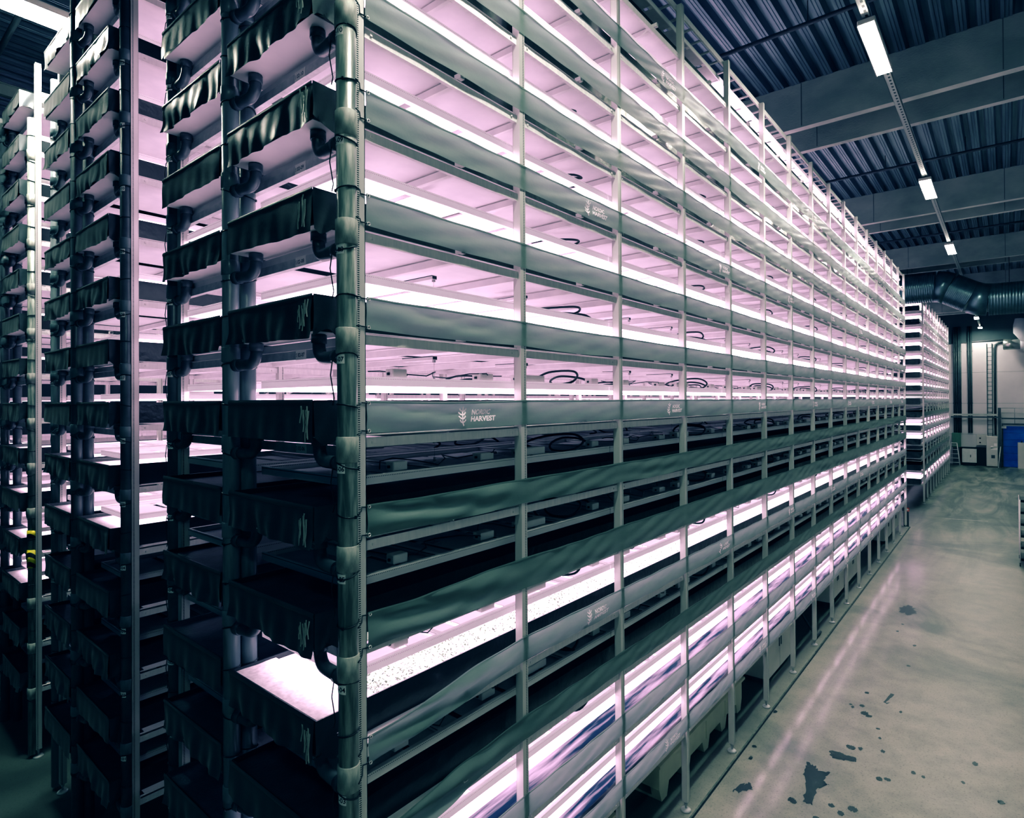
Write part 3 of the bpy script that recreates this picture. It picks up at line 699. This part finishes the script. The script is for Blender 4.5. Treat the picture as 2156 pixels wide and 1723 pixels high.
# things under the rack ----------------------------------------------------------
def tub(x0, x1, y0, label):
    t = thing('plastic_tub', label, 'tub', (x0, y0, 0), 'cream tubs under the rack')
    L = x1 - x0; D = 1.0; a = MB()
    z0, z1 = 0.16, 0.78
    a.box(0, L, 0, 0.03, z0, z1); a.box(0, L, D - 0.03, D, z0, z1); a.box(0, 0.03, 0.03, D - 0.03, z0, z1); a.box(L - 0.03, L, 0.03, D - 0.03, z0, z1); a.box(0.03, L - 0.03, 0.03, D - 0.03, z0, z0 + 0.03)
    build(a, 'tub_body', M['cream'], t)
    a = MB(); a.box(-0.05, L + 0.05, -0.035, 0, 0.44, 0.475); a.box(-0.05, 0, 0, D, 0.44, 0.475); a.box(L, L + 0.05, 0, D, 0.44, 0.475); build(a, 'rib', M['cream'], t)
    for i in range(1, 4):
        a = MB(); a.box(L * i / 4 - 0.01, L * i / 4 + 0.01, -0.012, 0, z0, 0.44); build(a, 'rib', M['cream'], t)
    n = 5
    for i in range(n):
        xa = (L - 0.26) * i / (n - 1); a = MB(); v = [(xa, 0), (xa + 0.26, 0), (xa + 0.20, 0), (xa + 0.06, 0)]
        for yy in ((0.0, 0.12), (D - 0.12, D)):
            nn = len(a.v); a.v += [(xa, yy[0], z0), (xa + 0.26, yy[0], z0), (xa + 0.20, yy[0], 0), (xa + 0.06, yy[0], 0), (xa, yy[1], z0), (xa + 0.26, yy[1], z0), (xa + 0.20, yy[1], 0), (xa + 0.06, yy[1], 0)]
            for q in ((0, 3, 2, 1), (4, 5, 6, 7), (0, 1, 5, 4), (1, 2, 6, 5), (2, 3, 7, 6), (3, 0, 4, 7)): a.f.append(tuple(nn + j for j in q)); a.m.append(0); a.sm.append(False)
        a.box(xa + 0.06, xa + 0.20, 0.12, D - 0.12, 0.0, 0.03)
        build(a, 'leg', M['cream'], t)
tub(4.40, 7.22, 0.28, 'long cream plastic tub with ribs, on the floor under the nearest rack')
tub(1.5, 3.3, 0.28, 'smaller cream tub under the rack, nearer the corner pipe')
def cabinet(x0, x1, z0, label, side=True):
    t = thing('electrical_cabinet', label, 'cabinet', (x0, 0.2, z0), 'electrical cabinets under the rack')
    L = x1 - x0; Hc = 0.98 - z0; a = MB(); a.bbox(0, L, 0.018, 0.40, 0, Hc, 0.008); build(a, 'cabinet_body', M['cab'], t)
    for i in range(2):
        a = MB(); a.bbox(L * i / 2 + 0.006, L * (i + 1) / 2 - 0.006, 0, 0.018, 0.01, Hc - 0.01, 0.004); dd = build(a, 'door', M['cab'], t)
        a = MB(); xh = L * 0.5 - 0.06 if i == 0 else L * 0.5 + 0.05; a.box(xh, xh + 0.02, -0.012, 0, Hc * 0.42, Hc * 0.62); build(a, 'handle', M['darksteel'], dd)
    a = MB(); a.box(0.14, 0.24, -0.008, 0, Hc - 0.22, Hc - 0.12); a.tube([(0.19, -0.008, Hc - 0.17), (0.19, -0.045, Hc - 0.17)], 0.03, 12, 1); build(a, 'rotary_switch', [M['orange'], M['red']], t)
    if side:
        a = MB(); a.box(-0.008, 0, 0.12, 0.22, Hc - 0.30, Hc - 0.20); a.tube([(-0.008, 0.17, Hc - 0.25), (-0.045, 0.17, Hc - 0.25)], 0.03, 12, 1); build(a, 'rotary_switch', [M['orange'], M['red']], t)
    for xx in (0.04, L - 0.04):
        a = MB(); a.box(xx - 0.02, xx + 0.02, 0.1, 0.36, -z0, 0.0); build(a, 'leg', M['darksteel'], t)
cabinet(8.27, 9.62, 0.06, 'pale electrical cabinet nearest the cream tub, with an orange switch')
cabinet(12.85, 14.3, 0.14, 'pale electrical cabinet under the rack, second from the cream tub')
cabinet(14.55, 16.2, 0.14, 'pale electrical cabinet under the rack, third from the cream tub')
cabinet(20.6, 22.1, 0.1, 'pale electrical cabinet under the rack, second from its far end')
cabinet(22.4, 23.8, 0.1, 'pale electrical cabinet under the far end of the nearest rack')
t = thing('hose_stand', 'black stand with a slanting leg under the rack beside the first cabinet', 'stand', (10.6, 0.15, 0))
a = MB(); a.tube([(0.1, 0.3, 0.02), (0.1, 0.3, 0.95)], 0.02, 8); build(a, 'pole', M['darkpipe'], t)
a = MB(); a.tube([(0.1, 0.3, 0.75), (0.25, -0.1, 0.03), (0.62, -0.1, 0.03)], 0.022, 8); build(a, 'leg', M['darkpipe'], t)
a = MB()
for z in (0.3, 0.45, 0.6): a.tube([(0.2 + 0.18 * cos(q), 0.45 + 0.12 * sin(q), z) for q in [2 * pi * i / 14 for i in range(15)]], 0.018, 6)
a.tube([(0.2 + 0.18 * cos(q * 0.9), 0.45 + 0.12 * sin(q * 0.9), 0.25 + q * 0.03) for q in range(14)], 0.014, 6); build(a, 'hose_coil', M['black'], t)
t = thing('drain_main', 'grey drain pipe lying under the rack, with a pale collar', 'pipe', (0, 0.75, 0.30))
a = MB(); a.tube([(-0.2, 0, 0), (4.25, 0, 0)], 0.055, 14); build(a, 'pipe_run', M['pvc2'], t)
a = MB(); a.tube([(3.9, 0, 0), (3.93, 0, 0), (3.95, 0, 0)], [0.056, 0.09, 0.056], 16); build(a, 'collar', M['cab'], t)
for xs in (0.1, 2.0, 4.0):
    a = MB(); a.box(xs - 0.03, xs + 0.03, -0.05, 0.05, -0.30, -0.05); build(a, 'support', M['darksteel'], t)
t = thing('post_guard', 'dark post guard with a small red and white sign at the rack end', 'sign', (24.35, 0.0, 0))
a = MB(); a.box(-0.03, 0.03, -0.06, 0.10, 0.0, 0.55); build(a, 'guard', M['darksteel'], t)
a = MB(); a.box(-0.045, -0.031, -0.08, 0.03, 0.57, 0.70, 0); a.box(-0.047, -0.0451, -0.06, 0.01, 0.60, 0.67, 1); a.box(-0.045, -0.031, 0.03, 0.14, 0.57, 0.70, 2); a.box(-0.03, 0.03, -0.02, 0.06, 0.55, 0.70, 2); build(a, 'sign_plate', [M['red'], M['tag'], M['darksteel']], t)

# wet patches --------------------------------------------------------------------
def blot(pts, name, label, m='water', group=None, jag=0.012, seed=1):
    rnd = random.Random(seed); P2 = []
    for i, p in enumerate(pts):
        q = pts[(i + 1) % len(pts)]
        for s in range(6):
            u = s / 6; P2.append((p[0] * (1 - u) + q[0] * u + rnd.uniform(-jag, jag) * (2 if s else 1), p[1] * (1 - u) + q[1] * u + rnd.uniform(-jag, jag)))
    cx = sum(p[0] for p in P2) / len(P2); cy = sum(p[1] for p in P2) / len(P2); a = MB(); n = len(P2)
    a.v = [(p[0] - cx, p[1] - cy, 0) for p in P2]; a.f = [tuple(range(n))]; a.m = [0]; a.sm = [False]
    me = a.mesh(name, M[m]); 
    if me.polygons[0].normal.z < 0: me.flip_normals()
    return tag(link(name, me, None, (cx, cy, 0.003)), label, 'wet patch', group)
blot([(6.36, -.85), (6.08, -.87), (5.9, -.95), (5.5, -1.01), (5.51, -1.11), (5.89, -1.08), (6.04, -1.18), (6.08, -1.09), (6.34, -1.13), (6.28, -.99), (6.37, -.92)], 'puddle', 'largest glittering dark puddle on the aisle floor', jag=0.015, seed=2)
blot([(6.83, -1.01), (6.67, -1.08), (6.71, -1.2), (6.77, -1.33), (6.88, -1.33), (6.85, -1.21), (6.89, -1.14)], 'puddle', 'narrow dark puddle just beyond the largest one', jag=0.012, seed=3)
blot([(5.18, -.28), (5.18, -.37), (5.34, -.47), (5.45, -.42), (5.39, -.33)], 'puddle', 'mottled wet patch by the rack feet', 'damp', jag=0.022, seed=4)
spots = [(8.97, -1.12), (8.46, -1.13), (8.23, -1.2), (8.18, -1.27), (7.87, -1.43), (7.61, -1.49), (7.11, -1.22), (7.16, -1.33), (7.27, -1.57), (6.62, -1.71), (6.57, -1.63), (6.98, -1.94), (6.96, -2.05), (7.14, -2.44), (8.62, -1.62), (7.71, -2.54), (10.55, -1.51), (5.65, -1.28), (5.57, -1.39), (5.74, -1.48), (7.43, -0.15), (12.29, -1.14), (12.81, -1.17), (11.66, -1.49), (6.97, -2.8), (8.4, -0.99), (8.33, -1.03), (5.45, -0.9), (5.3, -1.2), (6.3, -0.2), (6.0, -0.25)]
rnd = random.Random(11)
for i, (x, y) in enumerate(spots):
    s = rnd.uniform(0.025, 0.06); e = rnd.uniform(0.5, 1.0)
    blot([(x + s * cos(q) * (0.8 + 0.4 * rnd.random()), y + s * e * sin(q) * (0.8 + 0.4 * rnd.random())) for q in [2 * pi * j / 8 for j in range(8)]], 'wet_spot', 'small dark wet spot on the aisle floor', 'damp', 'small dark wet spots on the aisle floor', s * 0.12, i)
blot([(13.7, -1.0), (13.5, -1.2), (13.75, -1.32), (14.1, -1.25), (14.3, -1.1), (14.0, -1.0)], 'puddle', 'rounded dark puddle farther up the aisle', 'damp', jag=0.03, seed=9)
blot([(9.2, -1.42), (9.18, -1.47), (8.80, -1.40), (8.84, -1.46), (8.76, -1.42), (8.80, -1.37)], 'puddle', 'thin streak shaped wet mark in mid aisle', 'damp', jag=0.004, seed=8)

# far end of the hall ----------------------------------------------------------------
t = thing('air_duct', 'huge dark ribbed air duct crossing high above the hall', 'duct', (27, 0, 0))
def duct_path(): return [((0, 1.8, 9.27)), ((0, -0.75, 9.22)), ((0, -0.98, 9.18)), ((0, -1.2, 9.08)), ((0, -1.9, 8.66)), ((0, -2.15, 8.56)), ((0, -2.4, 8.52)), ((0, -6.9, 8.45))]
def rib_run(p, q, n, r0, r1, name, m):
    p, q = Vector(p), Vector(q); a = MB(); pts = []; rr = []
    for i in range(n + 1):
        for du, rad in ((0, r0), (0.15, r1), (0.3, r0)):
            u = min(1, (i + du) / (n + 0.3)); pts.append(p.lerp(q, u)); rr.append(rad)
    a.tube(pts, rr, 28); return build(a, name, m, t)
dp = duct_path()
rib_run(dp[0], dp[1], 34, 0.60, 0.612, 'duct_section', M['duct'])
a = MB(); a.tube(dp[1:4], 0.615, 28); build(a, 'duct_elbow', M['duct'], t)
rib_run(dp[3], dp[4], 14, 0.60, 0.612, 'duct_section', M['duct'])
a = MB(); a.tube(dp[4:7], 0.615, 28); build(a, 'duct_elbow', M['duct'], t)
rib_run(dp[6], dp[7], 50, 0.60, 0.612, 'duct_section', M['duct'])
for y in (-5.0, -3.0, 0.2, 1.4):
    a = MB(); a.tube([(0, y, 9.6 if y > -1 else 9.0), (0, y, 10.86)], 0.012, 6); build(a, 'hanger', M['darkpipe'], t)
t = thing('exhaust_duct', 'bright silver duct high on the back wall, with a white cloth sock', 'duct', (50.6, 0, 0))
rib_p = [(0, -2.75, 8.42), (0, -3.62, 8.42)]
a = MB(); a.tube([(0, -2.72, 8.42), (0, -2.75, 8.42), (0, -3.62, 8.42)], [0.28, 0.36, 0.36], 22); build(a, 'duct_section', M['silver'], t)
a = MB(); a.box(0.2, 0.88, -3.2, -3.1, 8.35, 8.45); build(a, 'bracket', M['darksteel'], t)
a = MB(); a.tube([(0, -3.62, 8.42), (0, -3.78, 8.42), (0.0, -3.95, 8.5), (0, -4.05, 8.8)], [0.36, 0.40, 0.44, 0.44], 22)
a.tube([(-0.3, -3.6, 10.1), (-0.3, -3.58, 9.7), (-0.3, -3.65, 9.3), (-0.3, -3.9, 8.95), (-0.3, -4.4, 8.85)], [0.25, 0.32, 0.42, 0.46, 0.46], 22); build(a, 'cloth_sock', M['bag'], t)
wx = 51.4
for i, (y, r) in enumerate(((0.02, .05), (-0.10, .05), (-0.24, .07), (-0.33, .07), (-0.82, .06), (-0.96, .06))):
    a = MB(); a.tube([(wx, y, 2.3), (wx, y, 9.9)], r, 8)
    for z in (4.4, 8.1): a.box(wx - 0.02, wx + 0.1, y - 0.08, y + 0.08, z, z + 0.05)
    tag(build(a, 'wall_pipe', M['darksteel']), 'dark upright pipe on the white back wall, %s from the distant rack' % ORD[i], 'pipe', 'upright pipes on the back wall')
t = thing('wall_ladder', 'steel ladder fixed to the white back wall', 'ladder', (wx, -1.98, 0))
for y in (-0.14, 0.14):
    a = MB(); a.box(-0.03, 0.03, y - 0.02, y + 0.02, 2.1, 8.6); build(a, 'stile', M['darksteel'], t)
a = MB(); a.tube([(0, -0.14, 0), (0, 0.14, 0)], 0.016, 6); me = a.mesh('rung', M['darksteel'])
for i in range(21): link('rung', me, t, (0, 0, 2.3 + i * 0.3))
a = MB(); a.tube([(wx, -2.27, 2.2), (wx, -2.27, 8.2), (wx, -2.32, 8.5), (wx, -2.5, 8.62), (wx, -2.72, 8.63)], 0.06, 10); tag(build(a, 'bent_conduit', M['darksteel']), 'bent grey pipe rising beside the wall ladder', 'pipe')
a = MB(); a.tube([(51.46, 0.3, 8.72), (51.46, -2.75, 8.85)], 0.03, 8); tag(build(a, 'thin_pipe', M['wire']), 'thin pale pipe crossing the top of the white wall', 'pipe')
t = thing('walkway', 'pale steel walkway beam and railing across the back wall', 'walkway', (wx - 0.5, 0, 0))
a = MB(); a.box(-0.05, 0.05, -2.6, 0.2, 3.55, 3.68); build(a, 'beam', M['lip'], t)
a = MB(); a.box(-0.04, 0.04, -2.6, 0.2, 3.40, 3.50); build(a, 'beam', M['darksteel'], t)
a = MB(); a.box(-0.08, 0.08, -2.58, -2.42, 0, 4.1); build(a, 'post', M['darksteel'], t)
a = MB(); a.box(-0.04, 0.04, -6.0, -2.6, 3.32, 3.42); a.box(-0.04, 0.04, -6.0, -2.6, 2.92, 3.04); build(a, 'platform_edge', M['darksteel'], t)
for z in (3.75, 4.08):
    a = MB(); a.tube([(0, -2.6, z), (0, -6.0, z)], 0.02, 6); build(a, 'handrail', M['wire'], t)
for y in (-3.3, -4.2):
    a = MB(); a.tube([(0, y, 3.0), (0, y, 4.08)], 0.02, 6); build(a, 'railing_post', M['wire'], t)
mb = MB(); 
for i in range(6): mb.bbox(wx - 0.12, wx, -5.8, -2.68, 0.02 + i * 0.47, 0.02 + i * 0.47 + 0.46, 0.01)
for y in (-2.66,): mb.box(wx - 0.2, wx, y - 0.03, y + 0.05, 0, 2.95, 1)
struct(mb, 'door_1', [M['blue'], M['darksteel']])
mb = MB(); mb.box(wx - 0.32, wx - 0.31, -2.86, -2.55, 2.68, 2.86); tag(build(mb, 'sign_plate', M['tag']), 'small blank white plate above the corner of the blue door', 'sign')
t = thing('steel_cabinet', 'tall grey cabinet with papers stuck on, left of the blue door', 'cabinet', (50.7, -2.4, 0))
a = MB(); a.bbox(0, 0.5, 0, 0.62, 0.05, 2.12, 0.02); build(a, 'cabinet_body', M['cab'], t)
a = MB(); a.bbox(-0.02, 0, 0.02, 0.60, 0.08, 2.10, 0.006); dd = build(a, 'door', M['cab'], t)
for y, z, w_, h_ in ((0.05, 1.45, 0.16, 0.2), (0.24, 1.3, 0.14, 0.17), (0.02, 1.2, 0.36, 0.15)):
    a = MB(); a.box(-0.024, -0.0205, y, y + w_, z, z + h_); build(a, 'paper', M['tag'], dd)
a = MB(); a.box(-0.03, -0.02, 0.16, 0.36, 0.62, 0.84); build(a, 'vent_grille', M['darksteel'], dd)
t = thing('low_cabinet', 'low white double door cabinet by the back wall', 'cabinet', (50.9, -1.24, 0))
a = MB(); a.bbox(0, 0.4, 0, 0.82, 0.22, 1.18, 0.01); build(a, 'cabinet_body', M['cab'], t)
for i in range(2):
    a = MB(); a.bbox(-0.02, 0, 0.41 * i + 0.006, 0.41 * (i + 1) - 0.006, 0.24, 1.16, 0.004); dd = build(a, 'door', M['driver'], t)
    if i == 0: a = MB(); a.box(-0.035, -0.02, 0.32, 0.36, 0.6, 0.78); build(a, 'handle', M['black'], dd)
a = MB(); a.box(0.05, 0.35, 0.05, 0.77, 0.0, 0.22); build(a, 'plinth', M['black'], t)
t = thing('control_panel', 'grey control boxes on the wall above the low white cabinet', 'control box', (51.2, -1.85, 1.45))
a = MB(); a.bbox(0, 0.2, 0, 0.62, 0, 0.75, 0.02); build(a, 'enclosure', M['cab'], t)
a = MB(); a.tube([(0.0, 0.42, 0.2), (-0.04, 0.42, 0.2)], 0.05, 10); a.tube([(0.0, 0.42, 0.5), (-0.04, 0.42, 0.5)], 0.05, 10); build(a, 'dial', M['black'], t)
t = thing('green_unit', 'dark green machine box behind the step ladder', 'box', (50.8, -0.35, 1.3))
a = MB(); a.bbox(0, 0.6, 0, 0.5, 0, 1.0, 0.02); build(a, 'casing', M['green'], t)
a = MB(); a.box(0.05, 0.1, 0.05, 0.45, -1.3, 0.0); a.box(0.5, 0.55, 0.05, 0.45, -1.3, 0.0); build(a, 'stand', M['darksteel'], t)
t = thing('step_ladder', 'aluminium step ladder standing by the end of the distant rack', 'ladder', (50.0, -0.12, 0))
for s in (0, 1):
    a = MB(); a.tube([(0, -0.22 + 0.04 * 0 + s * 0.62, 0), (0.25, -0.05 + s * 0.34, 1.6)], 0.022, 6); build(a, 'stile', M['alu'], t)
    a = MB(); a.tube([(0.75, -0.22 + s * 0.62, 0), (0.3, -0.05 + s * 0.34, 1.6)], 0.018, 6); build(a, 'leg', M['alu'], t)
for i in range(5):
    z = 0.25 + 0.3 * i; f = z / 1.6; a = MB(); a.box(0.25 * f - 0.04, 0.25 * f + 0.06, -0.22 + 0.17 * f, 0.40 - 0.11 * f, z, z + 0.025); build(a, 'tread', M['alu'], t)
a = MB(); a.box(0.2, 0.45, -0.06, 0.30, 1.6, 1.63); build(a, 'platform', M['alu'], t)
a = MB(); a.tube([(50.2, -2.42, 0.0), (50.55, -2.55, 1.45)], 0.025, 6); tag(build(a, 'leaning_pole', M['driver']), 'white pole leaning beside the tall grey cabinet', 'pole')
t = thing('grey_locker', 'pale grey box unit standing in front of the blue door', 'cabinet', (50.6, -4.1, 0))
a = MB(); a.bbox(0, 0.5, 0, 0.66, 0.0, 1.75, 0.01); build(a, 'cabinet_body', M['cab'], t)
a = MB(); a.tube([(0.2, 0.15, 1.75), (0.2, 0.15, 1.85)], 0.04, 8); build(a, 'knob', M['black'], t)
a = MB(); a.tube([(0.2, 0.45, 1.75), (0.2, 0.45, 1.85)], 0.04, 8); build(a, 'knob', M['black'], t)
mb = MB(); mb.box(51.3, 51.45, -2.5, 0.1, 0.0, 1.3); tag(build(mb, 'dark_plinth', M['black']), 'black low panel along the foot of the back wall', 'panel')
# rolling rack at the aisle's right edge
t = thing('rolling_rack', 'black rolling tray rack standing at the edge of the aisle', 'trolley', (20.0, -3.9, 0), None)
for x in (0, 1.1):
    for y in (0, 0.75):
        a = MB(); a.tube([(x, y, 0.1), (x, y, 1.88)], 0.016, 8); build(a, 'pole', M['alu'], t)
        a = MB(); a.tube([(x, y - 0.015, 0.05), (x, y + 0.015, 0.05)], 0.05, 10); build(a, 'wheel', M['black'], t)
for i in range(6):
    a = MB(); z = 0.16 + i * 0.33; a.box(0, 1.1, 0, 0.75, z, z + 0.02); a.box(0, 1.1, 0.73, 0.75, z, z + 0.07); a.box(0, 0.02, 0, 0.75, z, z + 0.07); build(a, 'shelf', M['black'], t)

# ------------------------------------------------------------------ light, world, camera
w = bpy.data.worlds.new('world'); S.world = w; w.use_nodes = True
w.node_tree.nodes['Background'].inputs[0].default_value = (0.10, 0.26, 0.38, 1); w.node_tree.nodes['Background'].inputs[1].default_value = 0.10

cam = bpy.data.cameras.new('camera'); co = bpy.data.objects.new('camera', cam); COL.objects.link(co); S.camera = co
cam.sensor_width = 36; cam.lens = 1251.473 / 2156 * 36; cam.shift_y = -23.415 / 2156; cam.clip_start = 0.05; cam.clip_end = 200
yaw, pitch, roll = radians(39.7671), radians(0.3221), radians(-0.3281)
f = Vector((cos(yaw) * cos(pitch), sin(yaw) * cos(pitch), sin(pitch))); r = Vector((sin(yaw), -cos(yaw), 0)); u = r.cross(f)
r2 = r * cos(roll) + u * sin(roll); u2 = -r * sin(roll) + u * cos(roll)
mw = Matrix((r2, u2, -f)).transposed().to_4x4(); mw.translation = CAM; co.matrix_world = mw

vs = S.view_settings
vs.view_transform = 'Standard'; vs.look = 'None'; vs.exposure = 0.14
vs.use_curve_mapping = True
cm = vs.curve_mapping
def setc(i, pts):
    c = cm.curves[i]
    while len(c.points) < len(pts): c.points.new(0.5, 0.5)
    for p, (x, y) in zip(c.points, pts): p.location = (x, y)
setc(0, [(0, 0), (0.02, 0.002), (0.06, 0.016), (0.14, 0.078), (0.28, 0.255), (0.5, 0.51), (1, 1)])
setc(1, [(0, 0), (0.02, 0.009), (0.06, 0.044), (0.14, 0.128), (0.28, 0.275), (0.5, 0.50), (1, 1)])
setc(2, [(0, 0.0015), (0.02, 0.015), (0.06, 0.054), (0.14, 0.132), (0.28, 0.275), (0.5, 0.50), (1, 1)])
cm.update()
S.cycles.max_bounces = 7; S.cycles.diffuse_bounces = 3; S.cycles.use_adaptive_sampling = True; S.cycles.adaptive_threshold = 0.05; S.cycles.glossy_bounces = 3; S.cycles.transmission_bounces = 4
S.cycles.use_denoising = True; S.cycles.sample_clamp_indirect = 6.0
